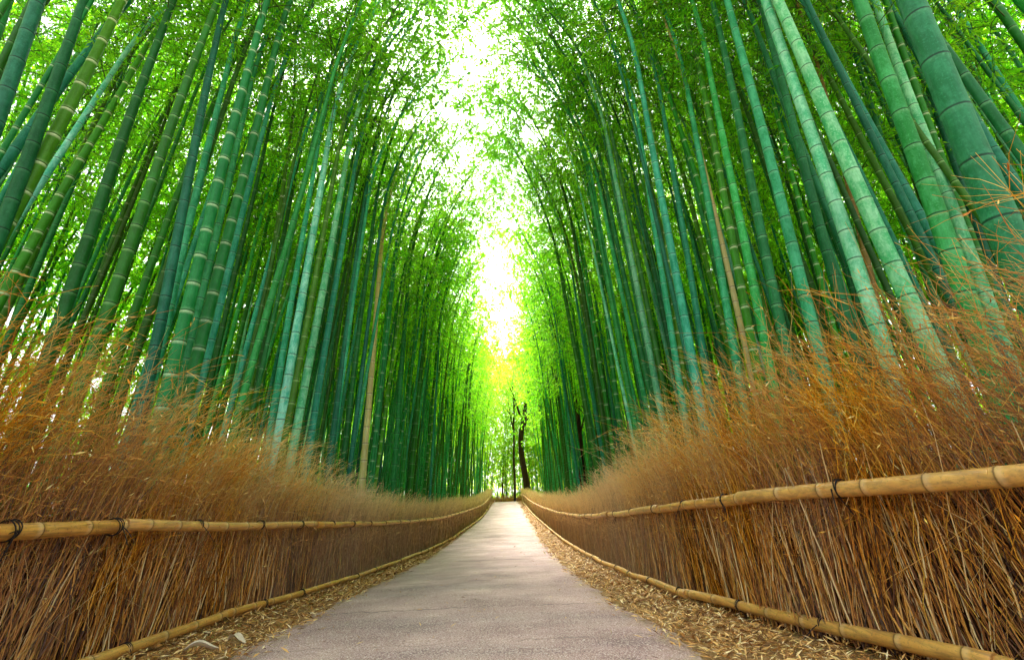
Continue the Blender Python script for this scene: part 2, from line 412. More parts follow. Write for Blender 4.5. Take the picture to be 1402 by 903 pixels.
def pole_obj(name, parent, *a, **k_):
    V, F, tri, A = pole(*a, **k_)
    me = bpy.data.meshes.new(name)
    me.from_pydata(V.tolist(), [], F.tolist() + tri.tolist()); me.materials.append(RAIL)
    me.polygons.foreach_set('use_smooth', np.concatenate([np.ones(len(F), bool), np.zeros(len(tri), bool)]))
    for key, val in A.items():
        at = me.attributes.new(key, 'FLOAT', 'POINT'); at.data.foreach_set('value', val.astype(np.float32))
    return link(name, me, parent)

def tie_ring(name, parent, c, axis, r, tail=True):
    axis = unit(np.asarray(axis, float)); a = unit(np.cross(axis, [0, 0, 1.])); b_ = np.cross(axis, a)
    th = np.linspace(0, 2 * np.pi, 19); Ps = []
    for k_ in range(3):
        off = (k_ - 1) * r * .14
        Ps.append(c + axis * (off + .25 * r * np.sin(th + k_))[:, None] + (a * np.cos(th)[:, None] + b_ * np.sin(th)[:, None]) * r * (1.0 + .03 * k_))
    V, F = tubes(np.array(Ps), np.full((3, 19), r * .065), 5, ref=tuple(axis))
    parts = [(V, F, {})]
    if tail:
        t = np.linspace(0, 1, 6)[:, None]
        Q = []
        for k_ in range(2):
            dirn = a * rng.uniform(-1.2, 1.2) + np.array([0, 0, -1.]) * rng.uniform(.3, 1.3) + axis * rng.uniform(-.9, .9)
            Q.append(c - b_ * 0 + unit(np.array([-c[0], 0, 0])) * r * 1.1 + dirn * r * 2.2 * t + np.array([0, 0, -.6]) * r * t ** 2)
        V, F = tubes(np.array(Q), np.full((2, 6), r * .07), 4); parts.append((V, F, {}))
    V, F, _ = merge(parts)
    return link(name, mesh(name, V, F, TIE), parent)

def brush_strands(side, y, base_off, h0, r0, lean_f, lean_in, curl, K=7, rnd=None, groove=True, zbase=None):
    """stalks standing in the fence: side -1/+1; arrays per strand"""
    n = len(y); fx = fl(y) if side < 0 else fr(y)
    t = np.linspace(0, 1, K)[None]
    s = t * h0[:, None]
    hb = .90
    up = np.clip(s - hb, 0, None)
    inw = -side
    x = (fx + side * base_off)[:, None] + inw * (lean_in[:, None] * s * .18 + curl[:, None] * up ** 1.5 * .62) 
    yy = y[:, None] + lean_f[:, None] * s + curl[:, None] * up ** 1.4 * .30
    drop = .22 * curl[:, None] * up ** 2
    z = (zg(y) if zbase is None else zbase)[:, None] + s - drop
    P = np.stack([x, yy, z], -1)
    P[:, :, :2] += np.cumsum(rng.normal(0, 1, (n, K, 2)) * .0095, axis=1) * (h0 / 1.2)[:, None, None]
    rad = r0[:, None] * (1 - .72 * t)
    return P, rad

def build_fence(side):
    root = empty('brushwood_fence', (float(fl(8.) if side < 0 else fr(8.)), 8., float(zg(8.))))
    if side < 0: tag(root, 'brown brushwood fence with a stepped joint in its upper rail, opposite the forked tree', 'fence', 'brushwood fences lining the path')
    else: tag(root, 'brown brushwood fence with the forked dark tree behind its far end', 'fence', 'brushwood fences lining the path')
    bpy.context.view_layer.update(); off = np.array(root.location)
    fx = fl if side < 0 else fr
    y_near = -1.5
    # inner mass: dark backing sheet, shade of the gaps put into its colour
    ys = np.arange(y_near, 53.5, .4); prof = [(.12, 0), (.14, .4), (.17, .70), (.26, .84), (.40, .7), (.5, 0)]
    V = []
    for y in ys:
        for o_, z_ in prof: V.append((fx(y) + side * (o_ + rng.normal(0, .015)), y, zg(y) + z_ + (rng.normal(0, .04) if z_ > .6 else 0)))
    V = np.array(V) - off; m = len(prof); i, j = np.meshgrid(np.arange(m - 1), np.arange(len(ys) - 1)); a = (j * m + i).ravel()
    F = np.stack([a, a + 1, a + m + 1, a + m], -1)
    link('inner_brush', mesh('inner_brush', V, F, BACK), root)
    # stalks
    A_parts, B_parts = [], []
    ph = rng.uniform(0, 6, 8)
    wave = lambda q: (np.sin(q * 2.3 + ph[0]) + .8 * np.sin(q * 5.1 + ph[1]) + .7 * np.sin(q * 11.7 + ph[2]) + .5 * np.sin(q * 23 + ph[3])) / 1.8
    wave2 = lambda q: (np.sin(q * 1.7 + ph[4]) + .8 * np.sin(q * 4.3 + ph[5]) + .8 * np.sin(q * 13 + ph[6]) + .6 * np.sin(q * 31 + ph[7])) / 1.8
    zones = [(-1.5, 1.0, 110, 1.0), (1.0, 3.5, 330, 1.0), (3.5, 6, 330, 1.0), (6, 9, 260, 1.1), (9, 14, 170, 1.4), (14, 22, 100, 2.0), (22, 34, 56, 2.8), (34, 53, 32, 4.0)]
    for y0, y1, dens, tk in zones:
        near = lambda q: np.clip((6.5 - q) / 4, 0, 1)
        for cls, (cd, hlo, hhi, zlo, zhi, rlo, rhi, olo, ohi) in enumerate(((1.0, .55, 1.30, 0, .05, .0022, .0050, .06, .20), (.55, .22, .70, .0, .55, .0022, .0048, .02, .12), (.12, .5, 1.0, 0, .1, .0040, .0064, .02, .10))):
            n = int((y1 - y0) * dens * cd); y = rng.uniform(y0, y1, n)
            h0 = rng.uniform(hlo, hhi, n); r0 = rng.uniform(rlo, rhi, n) * tk ** .9
            lf = rng.normal(.02, .11, n) + wave(y) * .16 + near(y) * rng.normal(.07, .13, n); li = rng.normal(-.05, .28, n)
            P, rad = brush_strands(side, y, rng.uniform(olo, ohi, n), h0, r0, lf, li, rng.uniform(.1, .8, n), 8, zbase=zg(y) + rng.uniform(zlo, zhi, n))
            if cls: rad = rad * 0 + r0[:, None] * np.linspace(1, .7, 8)[None]
            sd_ = 5 if y0 < 6 else 3
            V, F = tubes(P, rad, sd_)
            tone = np.clip(rng.beta(1.05, 1.15, n) + wave2(y) * .16 + (.10 if cls else -.10), 0, 1)
            gpos = np.zeros((n, 8)); gpos[np.arange(n), rng.integers(1, 7, n)] = .8; gpos[:, -1] = .5
            A_parts.append((V - off, F, {'rnd': np.repeat(tone, 8 * sd_), 'groove': np.repeat(gpos.ravel(), sd_)}))
        # crossing fine twigs in front of the wall
        n2 = int((y1 - y0) * dens * .5); y = rng.uniform(y0, y1, n2)
        zb = zg(y) + rng.uniform(.05, .75, n2)
        P, rad = brush_strands(side, y, rng.uniform(.0, .09, n2), rng.uniform(.12, .45, n2), rng.uniform(.0011, .0023, n2) * tk, rng.normal(.1, .75, n2), rng.normal(0, .8, n2), np.zeros(n2), 5, zbase=zb)
        V, F = tubes(P, rad, 3)
        A_parts.append((V - off, F, {'rnd': np.repeat(rng.beta(2, 1.6, n2), 15), 'groove': np.zeros(n2 * 15)}))
        # plumes: long stalks that sweep up, forward and over the rail
        n3 = int((y1 - y0) * dens * 1.6); y = rng.uniform(y0, y1, n3)
        tall = np.interp(y, [0, 3, 5, 7, 10, 20, 60], [1.0, 1.0, .78, .52, .42, .38, .36]) * (1.0 if side < 0 else 1.05)
        h0 = 1.05 + tall * rng.beta(1.2, 2.1, n3) * 1.40; r0 = rng.uniform(.0018, .0038, n3) * tk
        lf = rng.normal(.10, .15, n3) + wave(y) * .14; li = rng.normal(.0, .3, n3); cu = (rng.normal(.42, .34, n3) + wave2(y) * .2).clip(-.3, 1.3)
        K = 10
        bo = rng.uniform(.06, .46, n3)
        P, rad = brush_strands(side, y, bo, h0, r0, lf, li, cu, K)
        P[:, 3:] += np.cumsum(rng.normal(0, .011, (n3, K - 3, 3)), axis=1)
        V, F = tubes(P, rad, 3)
        hz = np.repeat((np.linspace(0, 1, K)[None] * h0[:, None]), 3, axis=1).ravel()
        ft = np.tile(np.repeat(np.linspace(0, 1, K), 3), n3)
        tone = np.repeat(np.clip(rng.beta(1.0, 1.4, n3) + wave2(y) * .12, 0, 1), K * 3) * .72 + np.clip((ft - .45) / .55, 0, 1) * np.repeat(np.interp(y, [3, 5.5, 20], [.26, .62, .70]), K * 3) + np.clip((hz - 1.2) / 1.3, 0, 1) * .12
        B_parts.append((V - off, F, {'rnd': tone, 'groove': np.zeros(len(V))}))
        # side sprigs along each plume
        reps = 5 if y0 < 9 else 3
        idx = np.repeat(np.arange(n3), reps); n4 = len(idx)
        k_ = rng.integers(4, K - 1, n4); C = P[idx, k_]; T = unit(P[idx, k_] - P[idx, k_ - 1])
        dirn = unit(T + rng.normal(0, .55, (n4, 3)) + np.array([-side * .15, .1, -.05]))
        Lg = rng.uniform(.12, .42, n4); t = np.linspace(0, 1, 5)[None, :, None]
        Q = C[:, None] + dirn[:, None] * Lg[:, None, None] * t + np.array([0, 0, -1.]) * (Lg[:, None, None] * .22 * t ** 2) + rng.normal(0, .010, (n4, 5, 3)) * t
        rad = rng.uniform(.0011, .0023, n4)[:, None] * tk * (1 - .6 * np.linspace(0, 1, 5))[None]
        V, F = tubes(Q, rad, 3)
        tn = rng.beta(1.6, 1.6, n4) * .7 + (k_ / (K - 1)) ** 2 * np.interp(y[idx], [3, 5.5, 20], [.27, .55, .60])
        B_parts.append((V - off, F, {'rnd': np.repeat(tn, 15), 'groove': np.zeros(n4 * 15)}))
        # tiny dry leaf scraps on the sprigs
        n5 = int(n4 * .8); ii = rng.integers(0, n4, n5); C = Q[ii, rng.integers(1, 5, n5)]
        D = unit(dirn[ii] + rng.normal(0, .6, (n5, 3))) * rng.uniform(.02, .06, n5)[:, None] * tk ** .7
        V, F = leaves(C, D, np.linalg.norm(D, axis=1) * .2, unit(rng.normal(0, 1, (n5, 3))))
        B_parts.append((V - off, F, {'rnd': np.repeat(rng.beta(2, 1.4, n5), 4), 'groove': np.zeros(n5 * 4)}))
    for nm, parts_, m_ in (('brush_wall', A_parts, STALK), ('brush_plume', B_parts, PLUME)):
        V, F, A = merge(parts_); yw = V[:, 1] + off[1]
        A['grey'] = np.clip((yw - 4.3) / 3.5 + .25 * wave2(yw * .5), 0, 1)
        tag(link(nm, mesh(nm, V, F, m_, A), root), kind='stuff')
    # rails
    top_extra = .0
    def rail_pt(y, hgt, o_=.075): return np.array([fx(y) - side * o_, y, zg(y) + hgt])
    if side < 0:
        cuts = [-1.6, 3.34, 6.3, 9.4, 12.6, 15.8, 19, 22.4, 26, 30, 34.5, 39, 44, 49, 53]
        toph = lambda y: np.interp(y, [-2, 2, 3.5, 5, 7.5, 11, 16, 22, 30, 50], [.83, .83, .835, .84, .85, .85, .84, .80, .78, .75])
    else:
        cuts = [-1.6, 1.0, 3.45, 5.2, 7.6, 10.5, 13.6, 17, 20.5, 24, 28, 32, 36.5, 41, 46, 53]
        toph = lambda y: np.interp(y, [-2, 2, 3, 3.6, 5, 7.5, 10, 13, 20, 30, 50], [.93, .905, .88, .865, .85, .83, .82, .83, .80, .78, .75])
    both = lambda y: np.interp(y, [0, 2.5, 4, 6, 10, 60], [.115, .11, .09, .085, .085, .09])
    for q in range(len(cuts) - 1):
        a, b_ = cuts[q], cuts[q + 1]
        r_ = .046 if a < 3 else (.037 if q % 2 else .040)
        P0, P1 = rail_pt(a, toph(a)), rail_pt(b_ + .10, toph(b_ + .1))
        if q % 2: P0[2] += .004; P1[2] += .0
        pole_obj('top_rail', root, P0 - off, P1 - off, r_ * 1.08, r_ * .92, seg=.30, sag=.01, jseed=q)
    cuts2 = [c + (1.3 if c > 0 else 0) for c in cuts[:-1]] + [53]
    for q in range(len(cuts2) - 1):
        a, b_ = cuts2[q], cuts2[q + 1]
        r_ = .034 if a > 4 else .037
        pole_obj('bottom_rail', root, rail_pt(a, both(a), .10) - off, rail_pt(b_ + .08, both(b_ + .08), .10) - off, r_ * 1.05, r_ * .95, seg=.33, sag=.0, jseed=q + 3)
    # cord bindings
    yq = 1.55 if side < 0 else 1.9
    while yq < 48:
        for hf, rr_, o_ in ((toph, .043 if yq > 3.4 else .052, .075), (both, .038, .10)):
            y_ = yq + (.33 if hf is both else 0) + rng.normal(0, .06)
            seg_c = cuts if hf is toph else cuts2
            q = max(0, np.searchsorted(seg_c, y_) - 1); a, b_ = seg_c[q], seg_c[min(q + 1, len(seg_c) - 1)] + .09
            t = (y_ - a) / (b_ - a)
            c = rail_pt(a, hf(a), o_) * (1 - t) + rail_pt(b_, hf(b_), o_) * t
            ax = rail_pt(b_, hf(b_), o_) - rail_pt(a, hf(a), o_)
            tie_ring('binding', root, c - off, ax, rr_, tail=yq < 14)
        yq += rng.uniform(.8, 1.05) if yq < 20 else 1.5
    return root
build_fence(-1); build_fence(1)

# ------------------------------------------------------------------ bamboo
LEN, S0, KB = 15.5, 7.5, .036     # culm length, height where it starts to bend, bend
def bend(s): return KB * np.clip(s - S0, 0, None) ** 2
def culm_geo(D, seg0, L=LEN, sides=12, detail=True, kb=1.0, phase=None):
    s, rr, bl, gr = [0.], [1.], [0.], [0.]
    q = (phase if phase is not None else rng.uniform(.05, .3))
    u = max(D, .05) / .10
    while q < L - .15:
        seg = seg0 * (1 + .35 * min(q, 6) / 6)
        if detail:
            for ds, k_, b_, g_ in ((-.034, 1, 0, 0), (-.014, 1.0, .75, 0), (-.006, 1.045, 1, 0), (-.002, 1.05, .3, .7), (.002, 1.01, 0, 1), (.006, 1.04, .0, .6), (.011, 1.02, .2, 0), (.035, 1, 0, 0)):
                s.append(q + ds * (u ** .7)); rr.append(k_); bl.append(b_); gr.append(g_)
        else:
            for ds, k_, b_, g_ in ((-.04, 1, 0, 0), (-.02, 1.03, 1, 0), (0, 1.04, .0, 1), (.02, 1, 0, 0)):
                s.append(q + ds); rr.append(k_); bl.append(b_); gr.append(g_)
        q += seg * rng.uniform(.94, 1.06)
    s.append(L); rr.append(1); bl.append(0); gr.append(0)
    s = np.array(s); t = np.clip(s / L, 0, 1)
    taper = (1 - .30 * np.clip(s / 7, 0, 1)) * (1 - .93 * np.clip((s - 6) / (L - 6), 0, 1) ** 1.15)
    C = np.stack([bend(s) * kb, 0 * s, s], -1)
    wob = .012 * np.sin(s * 1.1 + rng.uniform(0, 6)); C[:, 1] += wob; 
    rad = np.maximum(D / 2 * taper * np.array(rr), .004)
    V, F = tubes(C[None], rad[None], sides, ref=(0.0, 1.0, 0.0))
    return V, F, {'bloom': np.repeat(bl, sides), 'groove': np.repeat(gr, sides)}

def crown_geo(c0, L=LEN, dens=1.0, leafL=.125, leafW=.021, reach=1.55, twn=7, lvn=8, kb=1.0):
    """branches + leaves around the bent axis from height c0 up"""
    s = np.arange(c0, L - .1, .30 / dens); nb = len(s) * 2; s = np.repeat(s, 2) + rng.normal(0, .05, nb)
    u = (s - c0) / (L - c0)
    Lb = reach * (.45 + .85 * np.sin(np.pi * np.clip(u * .8 + .18, 0, 1))) * rng.uniform(.6, 1.2, nb)
    az = np.where(np.arange(nb) % 4 < 2, 0, np.pi / 2) + np.where(np.arange(nb) % 2 == 0, 0, np.pi) + rng.normal(0, .7, nb)
    el = R(38) + rng.normal(0, .25, nb)
    C = np.stack([bend(s) * kb, 0 * s, s], -1)
    d0 = np.stack([np.cos(az) * np.cos(el), np.sin(az) * np.cos(el), np.sin(el)], -1)
    K = 6; t = np.linspace(0, 1, K)[None, :, None]
    P = C[:, None] + d0[:, None] * Lb[:, None, None] * t + np.array([0, 0, -1.]) * (Lb[:, None, None] * .62 * t ** 2)
    rad = .006 * (1 - .75 * np.linspace(0, 1, K))[None] * (Lb[:, None] / reach + .3)
    V1, F1 = tubes(P, rad, 3)
    # twigs
    ti = np.repeat(np.arange(nb), twn); n = len(ti); tt = rng.uniform(.25, 1, n)
    kf = tt * (K - 1); k0 = np.minimum(kf.astype(int), K - 2); fr_ = (kf - k0)[:, None]
    B = P[ti, k0] * (1 - fr_) + P[ti, k0 + 1] * fr_
    T = unit(P[ti, k0 + 1] - P[ti, k0]); dt = unit(T * .6 + rng.normal(0, .55, (n, 3)) + np.array([0, 0, -.12]))
    Lt = rng.uniform(.2, .48, n); t2 = np.linspace(0, 1, 4)[None, :, None]
    Q = B[:, None] + dt[:, None] * Lt[:, None, None] * t2 + np.array([0, 0, -1.]) * Lt[:, None, None] * .3 * t2 ** 2
    V2, F2 = tubes(Q, np.full((n, 4), .0022), 3)
    # leaves
    li = np.repeat(np.arange(n), lvn); m = len(li); lt = rng.uniform(.15, 1, m) * 3; k0 = np.minimum(lt.astype(int), 2); f2 = (lt - k0)[:, None]
    B = Q[li, k0] * (1 - f2) + Q[li, k0 + 1] * f2
    dl = unit(dt[li] * .55 + rng.normal(0, .5, (m, 3)) + np.array([0, 0, -.42]))
    ln = leafL * rng.uniform(.65, 1.25, m)
    side = unit(np.cross(dl, rng.normal(0, .45, (m, 3)) + np.array([0, 0, 1.])))
    V3, F3 = leaves(B, dl * ln[:, None], leafW * rng.uniform(.75, 1.3, m), side, .02)
    clump = rng.beta(1.5, 1.5, nb)[ti][li]
    rnd = np.clip(clump * .65 + rng.uniform(0, .35, m), 0, 1)
    V, F, A = merge([(V1, F1, {'rnd': np.zeros(len(V1))}), (V2, F2, {'rnd': np.zeros(len(V2))}), (V3, F3, {'rnd': np.repeat(rnd, 4)})])
    idx = np.concatenate([np.ones(len(F1) + len(F2)), np.zeros(len(F3))])
    return V, F, A, idx

CROWNS = []
for c0, dn in ((8.6, 1.0), (8.0, .9), (7.4, 1.0), (9.2, 1.05)):
    V, F, A, ix = crown_geo(c0, dens=dn); CROWNS.append(mesh('high_crown', V, F, [LEAF, TWIG], A, smooth=False, mat_idx=ix))
LOWCROWNS = []
for c0, dn in ((6.4, .85), (7.0, .9), (5.8, .8), (7.8, .9)):
    V, F, A, ix = crown_geo(c0, dens=dn); LOWCROWNS.append(mesh('low_crown', V, F, [LEAF, TWIG], A, smooth=False, mat_idx=ix))

MIDCROWNS = []
for c0, dn in ((6.0, .85), (6.6, .9), (7.2, 1.0)):
    V, F, A, ix = crown_geo(c0, dens=dn, reach=1.85, twn=6, lvn=10, kb=1.6); MIDCROWNS.append(mesh('spreading_crown', V, F, [LEAF, TWIG], A, smooth=False, mat_idx=ix))

def path_dir(side): return np.array([-side, 0., 0.])
def frame_matrix(P, v, side, twist=0.0):
    z = unit(np.asarray(v, float)); x = path_dir(side); x = unit(x - z * (x @ z)); y = np.cross(z, x)
    c, s = math.cos(twist), math.sin(twist); x, y = x * c + y * s, y * c - x * s
    return Matrix(((x[0], y[0], z[0], P[0]), (x[1], y[1], z[1], P[1]), (x[2], y[2], z[2], P[2]), (0, 0, 0, 1)))

HERO = []     # (bottom px, top px, width px, side, material, label)
def H(xb, yb, xt, yt, w_, side, m, label, D=.11): HERO.append((xb, yb, xt, yt, w_, side, m, label, D))
exec_heroes = True
# --- the grove opposite the forked tree
H(3,141, 55,0, 27,-1,'deep','deep teal dark-ringed bamboo at the edge of the view, just beside the corner stub', .13)
H(-5,45, 12,0, 21,-1,'teal','short teal stub of bamboo seen only in the upper corner, outermost of all', .13)
H(20,262, 118,0, 24,-1,'deep','blue-green dark-ringed bamboo half hidden behind the thick pale-ringed green one', .13)
H(15,296, 169,0, 26,-1,'green','thick green bamboo with pale rings, stoutest in the dim corner opposite the forked tree', .14)
H(0,228, 121,70, 20,-1,'deep','strongly slanting dark teal bamboo crossing behind the stout green one', .12)
H(67,295, 235,0, 15,-1,'green','slim slanting green bamboo with pale rings beside the stout pale-ringed one', .10)
H(131,298, 222,40, 19,-1,'dark','dark green bamboo without pale rings standing next to the slim slanting ringed one', .12)
H(191,298, 297,0, 17,-1,'dark','mid-sized dark green bamboo alone between the dim corner and the teal twins', .11)
H(248,298, 308,0, 15,-1,'deep','blue-green dark-ringed bamboo, nearer the dim corner of the teal twins', .11)
H(262,298, 333,0, 12,-1,'teal','thinner blue-green dark-ringed bamboo of the teal twins, next to the white-ringed pair', .10)
H(245,467, 364,0, 20,-1,'green','bright green bamboo with bold white rings, thicker one of the white-ringed pair', .12)
H(268,500, 394,0, 18,-1,'green','bright green white-ringed bamboo of the pair, the one nearer the path', .115)
H(298,310, 372,0, 11,-1,'teal','teal bamboo squeezed between the two white-ringed green ones', .10)
H(325,320, 400,20, 10,-1,'teal','teal bamboo just past the white-ringed pair, on its path side', .10)
H(382,595, 482,0, 13,-1,'pale','pale teal bamboo with closely set dark rings, first of the three light ones', .11)
H(405,595, 515,0, 12,-1,'pale','light teal bamboo in the middle of the three pale ones', .11)
H(426,595, 523,0, 10,-1,'teal','slim teal bamboo, third of the three light ones and nearest the path', .10)
H(369,595, 440,170, 10,-1,'teal','dull teal bamboo close behind the three pale ones', .10)
H(499,625, 538,150, 9,-1,'tan','dead straw-coloured bamboo among green ones, opposite the forked tree', .10)
H(345,560, 420,150, 9,-1,'dark','dark green bamboo in shade between the ringed pair and the pale three', .10)
H(455,600, 505,230, 9,-1,'deep','dim teal bamboo just before the straw-coloured dead one', .10)
H(472,610, 520,230, 8,-1,'dark','dark green bamboo touching the straw-coloured dead one', .10)
H(540,640, 572,200, 8,-1,'deep','dim teal bamboo a little past the straw-coloured dead one', .10)
H(563,650, 600,250, 7,-1,'dark','dark green bamboo two steps past the straw-coloured dead one', .10)
# --- the grove beside the forked tree
H(1371,298, 1244,0, 52, 1,'deep','thickest bamboo of all, dark teal with black rings near the edge of the view', .16)
H(1317,295, 1214,10, 15, 1,'green','narrow green pale-ringed bamboo tucked beside the thickest teal one', .09)
H(1358,434, 1197,0, 21, 1,'pale','pale mottled bamboo pressed against the wide mottled teal one', .11)
H(1320,410, 1178,0, 32, 1,'teal','wide mottled teal bamboo with dark rings, second in width to the thickest', .13)
H(1244,407, 1063,0, 27, 1,'pale','bright pale teal bamboo, broader of the two shining ones', .12)
H(1183,400, 1049,0, 22, 1,'pale','bright mottled teal bamboo, narrower of the two shining ones', .11)
H(1120,298, 1039,0, 15, 1,'deep','dim teal bamboo in the shade of the two shining ones', .11)
H(1116,460, 996,0, 18, 1,'teal','even teal bamboo standing clear between the shining ones and the green ringed ones', .11)
H(1070,450, 976,0, 15, 1,'dark','dark green bamboo close behind the even teal one', .11)
H(1056,518, 952,0, 14, 1,'teal','soft green-teal bamboo beside the white-ringed one next to the cream stem', .11)
H(1039,518, 939,0, 13, 1,'green','green bamboo with white rings right beside the cream-coloured stem', .11)
H(1029,514, 912,0, 9, 1,'tan','cream-coloured dead bamboo among green ones, beside the white-ringed stem', .08)
H(1009,500, 930,60, 12, 1,'teal','teal bamboo on the path side of the cream-coloured stem', .11)
H(1245,310, 1147,0, 12, 1,'dark','dark slim bamboo in shade between the broad shining one and the wide mottled one', .10)
H(1130,134, 1096,0, 9, 1,'brown','brown dead bamboo seen high up behind the shining ones', .09)
H(1400,268, 1294,0, 12, 1,'dark','dark green ringed bamboo beyond the thickest teal one', .10)
H(1402,100, 1341,0, 11, 1,'deep','dim teal bamboo in the outermost upper corner past the thickest one', .10)
H(1270,298, 1167,20, 8, 1,'dark','very thin dark bamboo behind the wide mottled teal one', .08)
H(1100,298, 1035,50, 8, 1,'green','thin green bamboo behind the even teal one', .08)
H(1310,235, 1224,0, 13, 1,'deep','dark teal bamboo half hidden behind the thickest one', .11)
H(939,450, 856,0, 12, 1,'teal','teal bamboo that leads the middle row, well clear of the cream-coloured stem', .11)
H(926,501, 849,10, 9, 1,'teal','slimmer teal bamboo crossing the foot of the leading one in the middle row', .10)
H(869,578, 762,10, 8, 1,'deep','blue-green bamboo leaning far over the path in the middle row', .10)
H(902,545, 798,17, 9, 1,'pale','light teal bamboo between the leaning one and the leading one of the middle row', .10)
H(829,595, 738,13, 8, 1,'dark','dark bamboo bowed over the path, second from the sky gap', .10)
H(880,298, 819,10, 6, 1,'dark','thin dark bamboo between the light teal and the leading one of the middle row', .09)
H(809,595, 705,33, 7, 1,'dark','thin dark bamboo bowed most over the path, next to the sky gap', .09)
H(933,500, 880,60, 8, 1,'green','green faintly ringed bamboo close beside the leading one of the middle row', .09)
H(965,500, 890,40, 10, 1,'deep','dim teal bamboo between the leading one and the teal neighbour of the cream stem', .10)
H(850,590, 800,200, 7, 1,'green','thin fresh green bamboo at the foot of the leaning blue-green one', .09)

hero_xy = []
def plant(P, v, side, me_culm, crown, mat, label, group, scale=(1, 1, 1), twist=0.0):
    e = empty('bamboo'); tag(e, label, 'bamboo', group); e.matrix_world = frame_matrix(P, v, side, twist)
    c = link('culm', me_culm, e)
    if me_culm.materials[0] is not mat:
        c.material_slots[0].link = 'OBJECT'; c.material_slots[0].material = mat
    c.scale = (scale[0], scale[1], 1)
    if crown is not None: link('crown', crown, e)
    return e
ORDER = 0
for (xb, yb, xt, yt, w_, side, m, label, D) in HERO:
    rb, rt = ray(xb, yb), ray(xt, yt); n = unit(np.cross(rb, rt)); v = np.array([0, 0, 1.]) - n * n[2]; v = unit(v)
    u = abs((xb - CX) / FPX)
    # the width was read around the middle of the visible stretch
    d = FPX * D * math.sqrt(1 + u * u) / w_ * .95
    for _ in range(400):
        P = CAM + rb * d
        base = P - v * (P[2] - zg(P[1])) / v[2]
        lim = fl(base[1]) - .55 if side < 0 else fr(base[1]) + .55
        if (base[0] < lim if side < 0 else base[0] > lim): break
        d *= 1.02; D *= 1.02
    base[2] = zg(base[1]) - .05
    V, F, A = culm_geo(D * 1.12, 2.05 * D + .03, sides=18 if w_ > 15 else 12)
    me = mesh('culm', V, F, CM[m], A)
    cr = CROWNS[ORDER % 4] if True else None
    plant(base, v, side, me, cr, CM[m], label, None)
    hero_xy.append(base[:2]); ORDER += 1

# --- the rest of the grove: nearest ones as individuals, the deep grove as one mass
PROT = []
for k_ in range(6):
    V, F, A = culm_geo(.10, .25 + .02 * (k_ % 3), sides=10); PROT.append(mesh('culm', V, F, CM['dark'], A))
PROTMID = []
for k_ in range(4):
    V, F, A = culm_geo(.10, .25 + .02 * (k_ % 3), sides=10, kb=1.6); PROTMID.append(mesh('culm', V, F, CM['dark'], A))
pts = []
hx = np.array(hero_xy)
tries = 0
def free(x, y, r):
    if len(pts) and np.min((np.array(pts)[:, 0] - x) ** 2 + (np.array(pts)[:, 1] - y) ** 2) < r * r: return False
    return np.min((hx[:, 0] - x) ** 2 + (hx[:, 1] - y) ** 2) > (r * .8) ** 2
while len(pts) < 1200 and tries < 60000:
    tries += 1
    side = -1 if rng.random() < .5 else 1
    y = rng.uniform(1.0, 54); o_ = .7 + 11.5 * rng.beta(1.0, 1.7)
    x = (fl(y) - o_) if side < 0 else (fr(y) + o_)
    if y < 5 and o_ < 1.6: continue
    px = px_of((x, y, 4.0))
    if px[2] < .5 or px[0] < -150 or px[0] > 1552: continue
    # keep the traced fronts readable: few strays in the first rows close to the camera
    if math.hypot(x, y) < 6.0 and o_ < 2.2 and rng.random() < .75: continue
    if side > 0 and y > 22 and px_of((x, y, 3.0))[0] < 746: continue
    r = .36 + .009 * y
    if free(x, y, r): pts.append((x, y, side))
pts = np.array(pts)
offs = np.where(pts[:, 2] < 0, fl(pts[:, 1]) - pts[:, 0], pts[:, 0] - fr(pts[:, 1]))
score = np.hypot(pts[:, 0], pts[:, 1]) + offs * .9
order = np.argsort(score)
N_IND = 282 - len(HERO)
mats_r = ['dark', 'dark', 'green', 'deep', 'deep', 'teal', 'teal', 'green', 'teal', 'pale']
adj = {'dark': 'dark green', 'green': 'fresh green pale-ringed', 'deep': 'dim teal', 'teal': 'soft teal', 'pale': 'pale teal'}
for q, i in enumerate(order[:N_IND]):
    x, y, side = pts[i]; m = mats_r[rng.integers(0, 5 if math.hypot(x, y) < 7.5 else len(mats_r))]
    where = 'opposite the forked tree' if side < 0 else 'on the forked tree side'
    band = 'beside the near fence' if y < 9 else ('halfway along the path' if y < 22 else 'by the path end')
    label = f'slim {adj[m]} bamboo crowded {band}, {where}'.replace('on the forked tree side', 'the forked tree side')
    lean = np.array([-side * rng.normal(((.025 if y < 7 else .06) + (.03 if y > 13 else 0) if side < 0 else (.025 if y < 7 else .05)) if offs[i] < 2.4 else .03, .03), rng.normal(0, .03), 1.])
    sc = rng.uniform(.65, 1.15) * (1.0 if y < 20 else 1.15)
    cr = MIDCROWNS[rng.integers(0, 3)] if offs[i] < 2.6 and y > (9 if side < 0 else 12) and rng.random() < (.85 if side < 0 else .6) else CROWNS[rng.integers(0, 4)] if offs[i] < 2.6 and rng.random() < .9 else LOWCROWNS[rng.integers(0, 4)] if rng.random() < .6 else CROWNS[rng.integers(0, 4)]
    plant((x, y, zg(y) - .05), lean, int(side), PROTMID[rng.integers(0, 4)] if cr in MIDCROWNS else PROT[rng.integers(0, 6)], cr, CM[m], label, label, (sc, sc, 1), rng.normal(0, .3 if cr in MIDCROWNS else .6))

